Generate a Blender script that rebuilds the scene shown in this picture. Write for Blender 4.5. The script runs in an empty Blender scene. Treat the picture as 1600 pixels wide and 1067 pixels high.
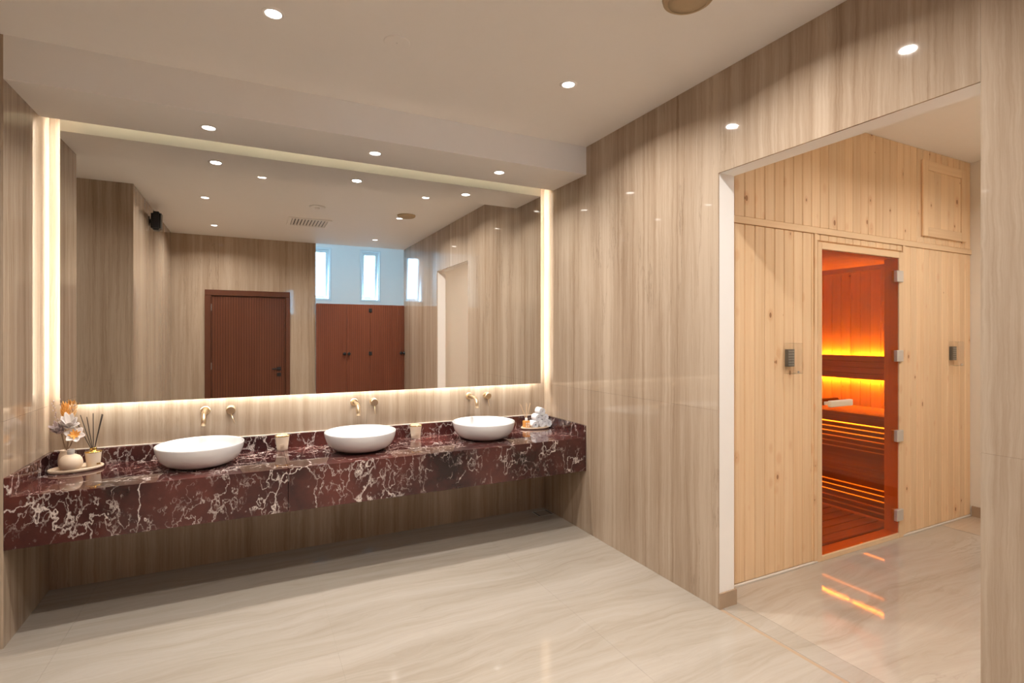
import bpy, bmesh, math, random
from mathutils import Vector, Matrix

random.seed(7)
scene = bpy.context.scene
C = scene.collection
PI = math.pi

# ------------------------------------------------------------------ camera
cam_d = bpy.data.cameras.new('camera')
cam_d.sensor_width = 36.0
cam_d.lens = 36.0 * 818.67 / 1600.0
cam_d.shift_y = -8.25 / 1600.0
cam_d.clip_start = 0.02
cam = bpy.data.objects.new('camera', cam_d)
C.objects.link(cam)
cam.location = (0, 0, 1.5)
cam.rotation_euler = (math.radians(90), 0, math.radians(-26.4827))
scene.camera = cam

# ------------------------------------------------------------------ world (daylight outside the windows)
SKY = (0.34, 0.66, 1.0)
SKY_STRENGTH = 22.0
world = bpy.data.worlds.new('world')
scene.world = world
world.use_nodes = True
wn = world.node_tree.nodes
wn['Background'].inputs[0].default_value = (*SKY, 1)
wn['Background'].inputs[1].default_value = SKY_STRENGTH

# ------------------------------------------------------------------ view
vs = scene.view_settings
vs.view_transform = 'Standard'
vs.look = 'None'
vs.gamma = 1.0
vs.use_curve_mapping = False
vs.exposure = 0.22
scene.cycles.use_denoising = True
scene.cycles.max_bounces = 12
scene.cycles.diffuse_bounces = 6
scene.cycles.glossy_bounces = 6
scene.cycles.transparent_max_bounces = 12
scene.cycles.sample_clamp_indirect = 6.0
scene.cycles.caustics_reflective = False
scene.cycles.caustics_refractive = False

# light levels of the fixtures
WARM = (1.0, 0.945, 0.885)
P_CEIL = 17.0
P_SOFFIT = 10.5
P_CORR = 11.0
P_RECESS = 9.0
LED_MIRROR = 42.0
LED_SAUNA = 170.0

# ------------------------------------------------------------------ key dimensions (metres)
XR = 2.30      # face of the right wall
XL = -1.0645   # face of the left wall beside the vanity
YB = 3.985     # face of the back wall
YF = 3.34      # front of the counter and of the soffit
ZC = 2.949     # ceiling
ZS = 2.737     # underside of the soffit
XP = -1.0      # face of the left wall behind the camera
YP = 1.80      # end of that wall
YR = -0.82     # rear wall
YM = 3.93      # mirror face
XREC = 0.905   # end of the rear wall, where the cubicles begin
YW = -3.75     # window wall
Y_OPEN0, Y_OPEN1, Z_OPEN = 0.916, 2.074, 2.397
XRB = 2.424    # far face of the right wall
YSAU = 2.213   # sauna front
XEND = 5.39    # end wall of the sauna lobby


# ================================================================== helpers
def link(o, parent=None):
    C.objects.link(o)
    if parent:
        o.parent = parent
    return o


def tag(o, label=None, cat=None, group=None, kind=None):
    if label: o['label'] = label
    if cat: o['category'] = cat
    if group: o['group'] = group
    if kind: o['kind'] = kind
    return o


def empty(name, loc=(0, 0, 0), rz=0.0):
    o = bpy.data.objects.new(name, None)
    o.empty_display_size = 0.05
    o.location = loc
    o.rotation_euler = (0, 0, rz)
    C.objects.link(o)
    return o


def obj(name, bm, mat, parent=None, loc=None, smooth=False, rot=None):
    me = bpy.data.meshes.new(name)
    bmesh.ops.recalc_face_normals(bm, faces=bm.faces[:])
    bm.to_mesh(me)
    bm.free()
    if mat: me.materials.append(mat)
    if smooth:
        for p in me.polygons: p.use_smooth = True
    o = bpy.data.objects.new(name, me)
    if loc: o.location = loc
    if rot: o.rotation_euler = rot
    return link(o, parent)


def autosmooth(o, ang=40):
    me = o.data
    bm = bmesh.new(); bm.from_mesh(me)
    for e in bm.edges:
        if len(e.link_faces) == 2 and e.calc_face_angle(0) > math.radians(ang):
            e.smooth = False
    for f in bm.faces: f.smooth = True
    bm.to_mesh(me); bm.free()
    return o


def box(bm, x0, x1, y0, y1, z0, z1):
    vs_ = [bm.verts.new(p) for p in ((x0, y0, z0), (x1, y0, z0), (x1, y1, z0), (x0, y1, z0),
                                     (x0, y0, z1), (x1, y0, z1), (x1, y1, z1), (x0, y1, z1))]
    for f in ((0, 3, 2, 1), (4, 5, 6, 7), (0, 1, 5, 4), (1, 2, 6, 5), (2, 3, 7, 6), (3, 0, 4, 7)):
        bm.faces.new([vs_[i] for i in f])
    return bm


def boxes(*bs):
    bm = bmesh.new()
    for b in bs: box(bm, *b)
    return bm


_cache = {}


def cbox(name, b, mat, parent=None, c=0.0015, seg=1):
    """A bevelled box; boxes of one size and material share their mesh. Origin in the middle."""
    x0, x1, y0, y1, z0, z1 = b
    dx, dy, dz = x1 - x0, y1 - y0, z1 - z0
    key = (name, round(dx, 4), round(dy, 4), round(dz, 4), mat.name, round(c, 5), seg)
    me = _cache.get(key)
    if me is None:
        bm = box(bmesh.new(), -dx / 2, dx / 2, -dy / 2, dy / 2, -dz / 2, dz / 2)
        if c > 0:
            bmesh.ops.bevel(bm, geom=bm.edges[:], offset=min(c, dx * .45, dy * .45, dz * .45), segments=seg,
                            profile=0.5, affect='EDGES')
        bmesh.ops.recalc_face_normals(bm, faces=bm.faces[:])
        me = bpy.data.meshes.new(name)
        bm.to_mesh(me); bm.free()
        me.materials.append(mat)
        if seg > 1:
            for p in me.polygons: p.use_smooth = True
        _cache[key] = me
    o = bpy.data.objects.new(name, me)
    loc = Vector(((x0 + x1) / 2, (y0 + y1) / 2, (z0 + z1) / 2))
    if parent: loc -= parent.location
    o.location = loc
    return link(o, parent)


def lathe(bm, prof, n=32, sx=1.0, sy=1.0, off=(0, 0, 0), wob=None):
    rings = []
    for r, z in prof:
        if r < 1e-6:
            rings.append([bm.verts.new((off[0], off[1], off[2] + z))])
        else:
            rings.append([bm.verts.new((off[0] + sx * r * math.cos(2 * PI * i / n), off[1] + sy * r * math.sin(2 * PI * i / n), off[2] + z)) for i in range(n)])
    for a, b in zip(rings, rings[1:]):
        for i in range(n):
            j = (i + 1) % n
            if len(a) == 1 and len(b) == 1: continue
            if len(a) == 1: bm.faces.new((a[0], b[i], b[j]))
            elif len(b) == 1: bm.faces.new((a[i], a[j], b[0]))
            else: bm.faces.new((a[i], a[j], b[j], b[i]))
    return bm


def tube(bm, pts, rad, n=12, cap=True):
    pts = [Vector(p) for p in pts]
    rads = rad if isinstance(rad, (list, tuple)) else [rad] * len(pts)
    rings = []
    up = Vector((0, 0, 1))
    for i, p in enumerate(pts):
        t = (pts[min(i + 1, len(pts) - 1)] - pts[max(i - 1, 0)]).normalized()
        ref = up if abs(t.dot(up)) < .95 else Vector((1, 0, 0))
        if i == 0: u = t.cross(ref).normalized()
        else: u = (u - t * u.dot(t)).normalized()
        v = t.cross(u)
        rings.append([bm.verts.new(p + (u * math.cos(2 * PI * k / n) + v * math.sin(2 * PI * k / n)) * rads[i]) for k in range(n)])
    for a, b in zip(rings, rings[1:]):
        for k in range(n):
            bm.faces.new((a[k], a[(k + 1) % n], b[(k + 1) % n], b[k]))
    if cap:
        bm.faces.new(rings[0][::-1]); bm.faces.new(rings[-1])
    return bm


# ================================================================== materials
def new_mat(name):
    m = bpy.data.materials.new(name)
    m.use_nodes = True
    return m, m.node_tree.nodes, m.node_tree.links, m.node_tree.nodes['Principled BSDF']


def simple(name, col, rough=0.5, metal=0.0, spec=0.5, coat=0.0, noise=0.0, bump=0.0):
    m, n, l, b = new_mat(name)
    b.inputs['Base Color'].default_value = (*col, 1)
    b.inputs['Roughness'].default_value = rough
    b.inputs['Metallic'].default_value = metal
    b.inputs['Specular IOR Level'].default_value = spec
    b.inputs['Coat Weight'].default_value = coat
    if noise > 0:
        t = n.new('ShaderNodeTexNoise'); t.inputs['Scale'].default_value = 14; t.inputs['Detail'].default_value = 4
        g = n.new('ShaderNodeNewGeometry'); l.new(g.outputs['Position'], t.inputs['Vector'])
        x = n.new('ShaderNodeMix'); x.data_type = 'RGBA'
        x.inputs[6].default_value = (*[c * (1 - noise) for c in col], 1)
        x.inputs[7].default_value = (*[min(1, c * (1 + noise)) for c in col], 1)
        l.new(t.outputs['Fac'], x.inputs[0]); l.new(x.outputs[2], b.inputs['Base Color'])
    if bump > 0:
        t2 = n.new('ShaderNodeTexNoise'); t2.inputs['Scale'].default_value = 260
        bp = n.new('ShaderNodeBump'); bp.inputs['Strength'].default_value = bump; bp.inputs['Distance'].default_value = .002
        l.new(t2.outputs['Fac'], bp.inputs['Height']); l.new(bp.outputs['Normal'], b.inputs['Normal'])
    return m


def emit(name, col, strength):
    m, n, l, b = new_mat(name)
    b.inputs['Base Color'].default_value = (0.8, 0.8, 0.8, 1)
    b.inputs['Emission Color'].default_value = (*col, 1)
    b.inputs['Emission Strength'].default_value = strength
    return m


def ramp(n, stops):
    r = n.new('ShaderNodeValToRGB')
    e = r.color_ramp.elements
    while len(e) < len(stops): e.new(0.5)
    for i, (p, c) in enumerate(stops):
        e[i].position = p
        e[i].color = (*c, 1)
    return r


def mix(n, l, fac, a, b_, blend='MIX'):
    x = n.new('ShaderNodeMix'); x.data_type = 'RGBA'; x.blend_type = blend
    for s, v in ((x.inputs[0], fac), (x.inputs[6], a), (x.inputs[7], b_)):
        if hasattr(v, 'links'): l.new(v, s)
        elif isinstance(v, (int, float)): s.default_value = v
        else: s.default_value = (*v, 1)
    return x.outputs[2]


def math_(n, l, op, a, b_=None, clamp=False):
    x = n.new('ShaderNodeMath'); x.operation = op; x.use_clamp = clamp
    for s, v in ((x.inputs[0], a), (x.inputs[1], b_)):
        if v is None: continue
        if hasattr(v, 'links'): l.new(v, s)
        else: s.default_value = v
    return x.outputs[0]


def stone(name, horizontal=False, light=(0.47, 0.371, 0.278), mid=(0.380, 0.285, 0.203), dark=(0.260, 0.178, 0.116), rough=0.04,
          vein=1.0, spec=0.42):
    """Vein-cut travertine: bands run up the walls or along the length of the floor."""
    m, n, l, b = new_mat(name)
    g = n.new('ShaderNodeNewGeometry')
    s = n.new('ShaderNodeSeparateXYZ'); l.new(g.outputs['Position'], s.inputs[0])
    oi = n.new('ShaderNodeObjectInfo')
    off = math_(n, l, 'MULTIPLY', oi.outputs['Random'], 0.005 if not horizontal else 0.0)
    if horizontal:
        across, along = s.outputs['Y'], s.outputs['X']
    else:
        across = math_(n, l, 'ADD', s.outputs['X'], s.outputs['Y']); along = s.outputs['Z']
    across = math_(n, l, 'ADD', across, off)

    def field(sa, sl, detail, rough_, src):
        cc = n.new('ShaderNodeCombineXYZ')
        l.new(math_(n, l, 'MULTIPLY', src, sa), cc.inputs[0]); l.new(math_(n, l, 'MULTIPLY', along, sl), cc.inputs[1])
        t = n.new('ShaderNodeTexNoise'); t.inputs['Scale'].default_value = 1; t.inputs['Detail'].default_value = detail
        t.inputs['Roughness'].default_value = rough_
        l.new(cc.outputs[0], t.inputs['Vector'])
        return t.outputs['Fac']

    def centred(f, amp):
        return math_(n, l, 'MULTIPLY', math_(n, l, 'SUBTRACT', f, .5), amp)
    # slow drift of the bands and the ragged edges along them
    ac2 = math_(n, l, 'ADD', across, centred(field(3.0, 1.0, 2, .5, across), .035 if not horizontal else .30))
    ac2 = math_(n, l, 'ADD', ac2, centred(field(22, 9, 4, .6, across), .020 if not horizontal else .03))
    if horizontal:
        f1, f2, f3 = field(4.5, .30, 5, .6, ac2), field(24, .9, 5, .65, ac2), field(90, 5, 3, .6, ac2)
        w = (.55, .32, .13)
    else:
        f1, f2, f3 = field(4.2, .10, 4, .6, ac2), field(23, .42, 5, .68, ac2), field(120, 3.0, 4, .65, ac2)
        w = (.42, .40, .18)
    fac = math_(n, l, 'ADD', math_(n, l, 'ADD', math_(n, l, 'MULTIPLY', f1, w[0]), math_(n, l, 'MULTIPLY', f2, w[1])), math_(n, l, 'MULTIPLY', f3, w[2]))
    r = ramp(n, [(.37, dark), (.47, mid), (.56, light), (.66, tuple(min(1, c * 1.1) for c in light))])
    l.new(fac, r.inputs['Fac'])
    # thin wandering dark veins
    f4 = field(6 if not horizontal else 5, .5, 7, .62, ac2)
    d = math_(n, l, 'ABSOLUTE', math_(n, l, 'SUBTRACT', f4, .47))
    v = math_(n, l, 'SUBTRACT', 1.0, math_(n, l, 'MULTIPLY', d, 90.0), clamp=True)
    msk = math_(n, l, 'MULTIPLY', math_(n, l, 'SUBTRACT', field(1.9, .7, 2, .5, across), .50), 6.0, clamp=True)
    v = math_(n, l, 'MULTIPLY', math_(n, l, 'MULTIPLY', v, msk), .42 * vein)
    col = mix(n, l, v, r.outputs['Color'], tuple(c * .62 for c in dark))
    l.new(col, b.inputs['Base Color'])
    b.inputs['Roughness'].default_value = rough
    b.inputs['Specular IOR Level'].default_value = spec
    return m


def marble(name):
    """Polished red-brown marble with broken white veins."""
    m, n, l, b = new_mat(name)
    g = n.new('ShaderNodeNewGeometry')
    P = g.outputs['Position']

    def noise(scale, detail=5, rough_=.6, vec=P, off=0.0):
        mp = n.new('ShaderNodeVectorMath'); mp.operation = 'ADD'; l.new(vec, mp.inputs[0]); mp.inputs[1].default_value = (off, off * 1.7, off * .6)
        t = n.new('ShaderNodeTexNoise'); t.inputs['Scale'].default_value = scale; t.inputs['Detail'].default_value = detail
        t.inputs['Roughness'].default_value = rough_
        l.new(mp.outputs[0], t.inputs['Vector'])
        return t
    # lean the veins so that they climb the apron
    tilt = n.new('ShaderNodeMapping'); tilt.inputs['Rotation'].default_value = (0.5, 0.7, 0.3); tilt.inputs['Scale'].default_value = (1.25, 1.0, .75)
    l.new(P, tilt.inputs['Vector'])
    Q = tilt.outputs[0]

    def ridge(scale, width, detail, rough_, off):
        f = noise(scale, detail, rough_, Q, off).outputs['Fac']
        d = math_(n, l, 'ABSOLUTE', math_(n, l, 'SUBTRACT', f, .5))
        return math_(n, l, 'SUBTRACT', 1.0, math_(n, l, 'DIVIDE', d, width), clamp=True)

    def mask(scale, thr, gain, off):
        return math_(n, l, 'MULTIPLY', math_(n, l, 'SUBTRACT', noise(scale, 4, .6, P, off).outputs['Fac'], thr), gain, clamp=True)
    v1 = math_(n, l, 'MULTIPLY', ridge(3.0, .009, 6, .52, 1.3), mask(3.0, .44, 8, 7.0))
    v2 = math_(n, l, 'MULTIPLY', ridge(6.5, .014, 5, .54, 4.1), mask(4.0, .48, 9, 3.0))
    v3 = math_(n, l, 'MULTIPLY', ridge(15.0, .024, 4, .55, 9.2), mask(5.0, .49, 9, 11.0))
    blot = math_(n, l, 'MULTIPLY', math_(n, l, 'SUBTRACT', noise(17, 6, .68, Q, 2.2).outputs['Fac'], .625), 18.0, clamp=True)
    blot = math_(n, l, 'MULTIPLY', blot, mask(2.6, .47, 8, 5.5))
    v = math_(n, l, 'MAXIMUM', math_(n, l, 'MULTIPLY', v1, .95), math_(n, l, 'MULTIPLY', v2, .75))
    v = math_(n, l, 'MAXIMUM', v, math_(n, l, 'MULTIPLY', v3, .55))
    v = math_(n, l, 'MAXIMUM', v, math_(n, l, 'MULTIPLY', blot, .55))
    base = ramp(n, [(.34, (.016, .008, .009)), (.46, (.050, .015, .014)), (.66, (.110, .030, .024))])
    l.new(noise(2.4, 6, .62, P, 8.0).outputs['Fac'], base.inputs['Fac'])
    col = mix(n, l, v, base.outputs['Color'], (.78, .68, .62))
    l.new(col, b.inputs['Base Color'])
    b.inputs['Roughness'].default_value = .05
    b.inputs['Specular IOR Level'].default_value = .6
    return m


def wood(name, light, dark, knot=(.25, .10, .03), rough=.45, grain=1.0, knots=1.0, stripes=0.0, spec=.3, axis='Z', vary=.12):
    m, n, l, b = new_mat(name)
    g = n.new('ShaderNodeNewGeometry'); s = n.new('ShaderNodeSeparateXYZ'); l.new(g.outputs['Position'], s.inputs[0])
    oi = n.new('ShaderNodeObjectInfo')
    off = math_(n, l, 'MULTIPLY', oi.outputs['Random'], 37.0)
    ax = {'X': 0, 'Y': 1, 'Z': 2}[axis]
    others = [i for i in range(3) if i != ax]
    ac = math_(n, l, 'ADD', math_(n, l, 'ADD', s.outputs[others[0]], s.outputs[others[1]]), off)
    al = math_(n, l, 'ADD', s.outputs[ax], off)

    def tex(sa, sl, detail=4):
        cc = n.new('ShaderNodeCombineXYZ'); l.new(math_(n, l, 'MULTIPLY', ac, sa), cc.inputs[0]); l.new(math_(n, l, 'MULTIPLY', al, sl), cc.inputs[1])
        t = n.new('ShaderNodeTexNoise'); t.inputs['Scale'].default_value = 1; t.inputs['Detail'].default_value = detail
        l.new(cc.outputs[0], t.inputs['Vector'])
        return t.outputs['Fac'], cc.outputs[0]
    f, _ = tex(60, 1.6)
    f2, _ = tex(9, .5, 3)
    fac = math_(n, l, 'ADD', math_(n, l, 'MULTIPLY', f, .5 * grain), math_(n, l, 'MULTIPLY', f2, .5))
    r = ramp(n, [(.25, dark), (.62, light)])
    l.new(fac, r.inputs['Fac'])
    col = r.outputs['Color']
    if knots > 0:
        cc = n.new('ShaderNodeCombineXYZ'); l.new(math_(n, l, 'MULTIPLY', ac, 10), cc.inputs[0]); l.new(math_(n, l, 'MULTIPLY', al, 6.0), cc.inputs[1])
        vo = n.new('ShaderNodeTexVoronoi'); vo.inputs['Scale'].default_value = 1; l.new(cc.outputs[0], vo.inputs['Vector'])
        sep = n.new('ShaderNodeSeparateColor'); l.new(vo.outputs['Color'], sep.inputs[0])
        size = math_(n, l, 'MULTIPLY', math_(n, l, 'SUBTRACT', sep.outputs[0], .12), .155 * knots)
        k = math_(n, l, 'MULTIPLY', math_(n, l, 'SUBTRACT', size, vo.outputs['Distance']), 45.0, clamp=True)
        halo = math_(n, l, 'MULTIPLY', math_(n, l, 'SUBTRACT', math_(n, l, 'MULTIPLY', size, 2.6), vo.outputs['Distance']), 8.0, clamp=True)
        col = mix(n, l, math_(n, l, 'MULTIPLY', halo, .30), col, tuple(min(1, c * 2.0) for c in knot))
        col = mix(n, l, math_(n, l, 'MULTIPLY', k, .85), col, knot)
    if stripes > 0:
        w = math_(n, l, 'SINE', math_(n, l, 'MULTIPLY', math_(n, l, 'ADD', s.outputs[others[0]], 0.0), 2 * PI / stripes))
        w2 = math_(n, l, 'MULTIPLY', math_(n, l, 'SUBTRACT', w, .35), 3.0, clamp=True)
        col = mix(n, l, math_(n, l, 'MULTIPLY', w2, .55), col, tuple(c * .45 for c in dark))
        bp = n.new('ShaderNodeBump'); bp.inputs['Strength'].default_value = .6; bp.inputs['Distance'].default_value = .004; bp.invert = True
        l.new(w2, bp.inputs['Height']); l.new(bp.outputs['Normal'], b.inputs['Normal'])
    hs = n.new('ShaderNodeHueSaturation')
    l.new(col, hs.inputs['Color'])
    l.new(math_(n, l, 'ADD', math_(n, l, 'MULTIPLY', oi.outputs['Random'], vary), 1.0 - vary / 2), hs.inputs['Value'])
    l.new(hs.outputs['Color'], b.inputs['Base Color'])
    b.inputs['Roughness'].default_value = rough
    b.inputs['Specular IOR Level'].default_value = spec
    return m


def tinted_glass(name, col, refl_rough=0.0, ior=1.45):
    m, n, l, b = new_mat(name)
    n.remove(b)
    out = n['Material Output']
    t = n.new('ShaderNodeBsdfTransparent'); t.inputs[0].default_value = (*col, 1)
    g = n.new('ShaderNodeBsdfGlossy'); g.inputs['Roughness'].default_value = refl_rough
    lw = n.new('ShaderNodeLayerWeight'); lw.inputs['Blend'].default_value = .5
    fz = math_(n, l, 'ADD', math_(n, l, 'MULTIPLY', math_(n, l, 'POWER', lw.outputs['Facing'], 5.0), .95), .035, clamp=True)
    mx = n.new('ShaderNodeMixShader')
    l.new(fz, mx.inputs[0]); l.new(t.outputs[0], mx.inputs[1]); l.new(g.outputs[0], mx.inputs[2])
    l.new(mx.outputs[0], out.inputs['Surface'])
    return m


M = {}
M['trav'] = stone('travertine_wall')
M['trav_floor'] = stone('travertine_floor', horizontal=True, light=(.395, .348, .295), mid=(.362, .315, .260), dark=(.305, .256, .203), rough=.055, vein=.35)
M['trav_lobby'] = stone('travertine_lobby_floor', horizontal=True, light=(.46, .40, .335), mid=(.425, .362, .296), dark=(.34, .278, .215), rough=.055, vein=.9)
M['trav_brown'] = stone('travertine_brown_floor', horizontal=True, light=(.52, .41, .31), mid=(.46, .35, .25), dark=(.36, .26, .18), rough=.2, vein=.3)
M['grout'] = simple('grout', (.36, .31, .25), .8, noise=.1)
M['skirting'] = simple('skirting_tile', (.40, .29, .20), .2, noise=.12)
M['paint'] = simple('white_paint', (.91, .885, .85), .65, spec=.3, noise=.01)
M['cream'] = simple('cream_paint', (.78, .72, .63), .6, spec=.3, noise=.01)
M['marble'] = marble('red_marble')
M['ceramic'] = simple('white_ceramic', (.77, .765, .76), .06, spec=.6)
M['gold'] = simple('brushed_gold', (.74, .58, .38), .28, metal=1.0, noise=.05)
M['gold_bright'] = simple('polished_gold', (.80, .52, .14), .15, metal=1.0)
M['steel'] = simple('brushed_steel', (.62, .62, .62), .3, metal=1.0)
M['satin'] = simple('satin_aluminium', (.72, .70, .67), .38, metal=.6)
M['mirror'] = simple('mirror_silver', (.90, .90, .885), 0.0, metal=1.0)
M['black'] = simple('black_plastic', (.012, .012, .013), .4)
M['grey'] = simple('grey_plastic', (.10, .10, .09), .4)
M['pine'] = wood('spruce_cladding', (.86, .64, .41), (.74, .49, .27), knot=(.30, .13, .05), knots=1.0, rough=.5)
M['pine_rail'] = wood('spruce_rail', (.86, .64, .41), (.76, .52, .30), knots=.5, rough=.5, axis='X')
M['bench'] = wood('bench_wood', (.52, .30, .15), (.40, .21, .09), knots=.2, rough=.45, axis='Y')
M['duck'] = wood('duckboard_wood', (.42, .24, .12), (.30, .16, .07), knots=.2, rough=.5, axis='X')
M['door_dark'] = wood('dark_fluted_wood', (.150, .052, .026), (.105, .034, .017), knots=0, rough=.35, stripes=.034, grain=.8, vary=.02)
M['frame_dark'] = wood('dark_frame_wood', (.125, .046, .024), (.10, .034, .018), knots=0, rough=.35, grain=.6, vary=.02)
M['door_red'] = wood('red_brown_laminate', (.22, .070, .036), (.165, .048, .025), knots=0, rough=.35, stripes=.030, grain=.8, vary=.02)
M['sauna_glass'] = tinted_glass('amber_glass', (.96, .60, .15))
M['glass'] = tinted_glass('clear_glass', (.97, .98, .98))
M['plastic'] = tinted_glass('clear_plastic', (.988, .98, .97), .05)
M['win_white'] = simple('white_window_frame', (.78, .80, .80), .4)
M['led'] = emit('led_strip', (1.0, .97, .89), LED_MIRROR)
M['led_cove'] = emit('cove_led', (1.0, .88, .62), LED_MIRROR * .35)
M['led_sauna'] = emit('amber_led_strip', (1.0, .52, .18), LED_SAUNA)
M['lens'] = emit('lamp_lens', (1.0, .93, .85), 9.0)
M['stone_tray'] = simple('cream_stone', (.66, .52, .38), .45, noise=.06)
M['cream_ceramic'] = simple('cream_ceramic', (.70, .55, .40), .32, noise=.03)
M['cream_cup'] = simple('ivory_glass', (.76, .63, .48), .2, noise=.04)
M['towel'] = simple('white_towel', (.80, .80, .82), .95, spec=.1, bump=.6)
M['reed_dark'] = simple('black_reed', (.030, .018, .012), .6)
M['reed_pale'] = simple('pale_reed', (.72, .52, .32), .6)
M['amber'] = simple('amber_glass_bottle', (.75, .36, .10), .12, spec=.6)
M['petal'] = simple('white_petal', (.82, .76, .72), .6)
M['petal_orange'] = simple('orange_petal', (.85, .42, .10), .6, noise=.2)
M['petal_peach'] = simple('peach_plume', (.82, .55, .28), .8, noise=.2)
M['petal_mauve'] = simple('mauve_petal', (.55, .45, .44), .7, noise=.2)
M['stem'] = simple('dry_stem', (.22, .13, .07), .7)
M['speaker_cloth'] = simple('beige_grille', (.58, .44, .27), .7, noise=.12, bump=.8)
M['silicone'] = simple('white_silicone', (.72, .66, .58), .4)


# ================================================================== setting
def struct(name, bm, mat, label, cat):
    o = obj(name, bm, mat)
    return tag(o, label, cat, kind='structure')


J = .0003    # half of a joint between slabs


def slabs_x(parent, x0, x1, ycuts, zcuts, skip=(), c=.0002):
    """Slabs on a wall that faces along X (x0..x1 is their thickness)."""
    for i in range(len(ycuts) - 1):
        for j in range(len(zcuts) - 1):
            if (i, j) in skip: continue
            cbox('slab', (x0, x1, ycuts[i] + J, ycuts[i + 1] - J, zcuts[j] + J, zcuts[j + 1] - J), M['trav'], parent, c)


def slabs_y(parent, y0, y1, xcuts, zcuts, skip=(), c=.0002):
    for i in range(len(xcuts) - 1):
        for j in range(len(zcuts) - 1):
            if (i, j) in skip: continue
            cbox('slab', (xcuts[i] + J, xcuts[i + 1] - J, y0, y1, zcuts[j] + J, zcuts[j + 1] - J), M['trav'], parent, c)


ZJ = 1.09   # the horizontal joint of the wall slabs
T = .010    # slab thickness

# floor: screed with tiles laid on it
floor = struct('floor', boxes((-3.1, 5.6, -4.0, 4.4, -.12, -.0012)), M['grout'], 'pale travertine tile floor running under the counter and into the sauna lobby', 'floor')


def tiles(xcuts, ycuts, mat, skip=()):
    for i in range(len(xcuts) - 1):
        for j in range(len(ycuts) - 1):
            if (i, j) in skip: continue
            cbox('tile', (xcuts[i] + J, xcuts[i + 1] - J, ycuts[j] + J, ycuts[j + 1] - J, -.010, 0.0), mat, floor, .0002)


tiles([-3.0, -2.03, -.83, .37, 1.57, XR], [YR, .2, 1.4, 2.6, YB], M['trav_floor'])
tiles([XREC, 2.1, 3.2], [YW, -2.0, YR], M['trav_floor'])
cbox('sill_strip', (XR + .0, XR + .022, Y_OPEN0, Y_OPEN1, -.010, -.001), M['skirting'], floor, .0007)
cbox('sill_tile', (XR + .024, XRB + .03, Y_OPEN0, Y_OPEN1, -.010, 0.0005), M['trav_floor'], floor, .0007)
tiles([XRB + .032, 3.70, 4.900], [.3, 1.05, YSAU + .02], M['trav_lobby'])
cbox('joint_strip', (4.9010, 4.9070, .3, YSAU + .02, -.006, -.0006), M['grey'], floor, .0002)
tiles([4.908, XEND], [.3, 1.05, YSAU + .02], M['trav_brown'])

# ceiling
ceiling = struct('ceiling', boxes((-3.1, 5.6, YR, 4.4, ZC, ZC + .12), (-3.1, XREC, YR - .3, YR, ZC, ZC + .12), (.80, 3.3, -4.0, YR, 3.55, 3.67), (.80, 3.3, YR, YR + .1, ZC + .12, 3.67)),
                 M['paint'], 'smooth off-white painted ceiling with recessed downlights', 'ceiling')
# soffit over the vanity
trim1 = struct('trim_1', boxes((XL, XR, YF, 3.825, ZS, ZC)), M['paint'], 'dropped off-white soffit box over the marble vanity', 'soffit')

# back wall
wb = struct('wall_back', boxes((-1.3, XRB + .3, YB + T, 4.14, 0, ZC)), M['grout'], 'travertine wall behind the long mirror and the basins', 'wall')
slabs_y(wb, YB, YB + T, [XL, -.83, .77, 1.85, XR], [0, ZJ, ZC])

# left wall beside the vanity (its end turns the corner to the left)
wl = struct('wall_left', boxes((-3.0, XL - T, YF + T, 4.14, 0, ZC)), M['grout'], 'travertine side wall at the left end of the vanity', 'wall')
slabs_x(wl, XL - T, XL, [YF, YB], [0, ZJ, ZC])
slabs_y(wl, YF, YF + T, [-3.0, -2.03, XL - T], [0, ZJ, ZC])

# left wall behind the camera
wp = struct('wall_left_behind', boxes((-3.0, XP - T, YR - .2, YP - T, 0, ZC)), M['grout'], 'travertine wall with a black loudspeaker, seen in the left of the mirror', 'wall')
slabs_x(wp, XP - T, XP, [YR, .5, YP], [0, ZJ, ZC])
slabs_y(wp, YP - T, YP, [-3.0, -2.0, XP - T], [0, ZJ, ZC])
struct('wall_passage', boxes((-3.12, -3.0, YP, YF, 0, ZC)), M['cream'], 'cream wall closing the passage left of the vanity', 'wall')

# rear wall with a door in it
DX0, DX1, DZ = -.592, .533, 2.17
wr = struct('wall_rear', boxes((XP - .1, DX0 + .02, YR - .2, YR - T, 0, ZC), (DX1 - .02, XREC, YR - .2, YR - T, 0, ZC), (DX0 + .02, DX1 - .02, YR - .2, YR - T, DZ - .02, ZC)),
            M['grout'], 'travertine rear wall around the dark wooden door, seen in the mirror', 'wall')
slabs_y(wr, YR - T, YR, [XP, DX0], [0, 1.25, ZC])
slabs_y(wr, YR - T, YR, [DX1, XREC], [0, 1.25, ZC])
slabs_y(wr, YR - T, YR, [DX0, DX1], [DZ, ZC])

# right wall with the wide opening to the sauna lobby
core = boxes((XR + T, XRB, YR - .02, Y_OPEN0, 0, ZC), (XR + T, XRB, Y_OPEN1, 4.14, 0, ZC), (XR + T, XRB, Y_OPEN0, Y_OPEN1, Z_OPEN, ZC))
wrt = struct('wall_right', core, M['paint'], 'travertine right wall with the white-lined opening to the sauna', 'wall')
slabs_x(wrt, XR, XR + T, [YR - .02, Y_OPEN0], [0, ZJ, ZC])
slabs_x(wrt, XR, XR + T, [Y_OPEN1, 3.05, YB], [0, ZJ, ZC])
slabs_x(wrt, XR, XR + T, [Y_OPEN0, Y_OPEN1], [Z_OPEN, ZC])
bb = struct('baseboard_opening', boxes((XR + .002, XRB + .012, Y_OPEN1 - .010, Y_OPEN1, 0, .085), (XRB, XRB + .012, Y_OPEN1, YSAU - .03, 0, .085)), M['skirting'],
            'brown tile skirting at the foot of the white jamb beside the sauna', 'skirting')

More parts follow.
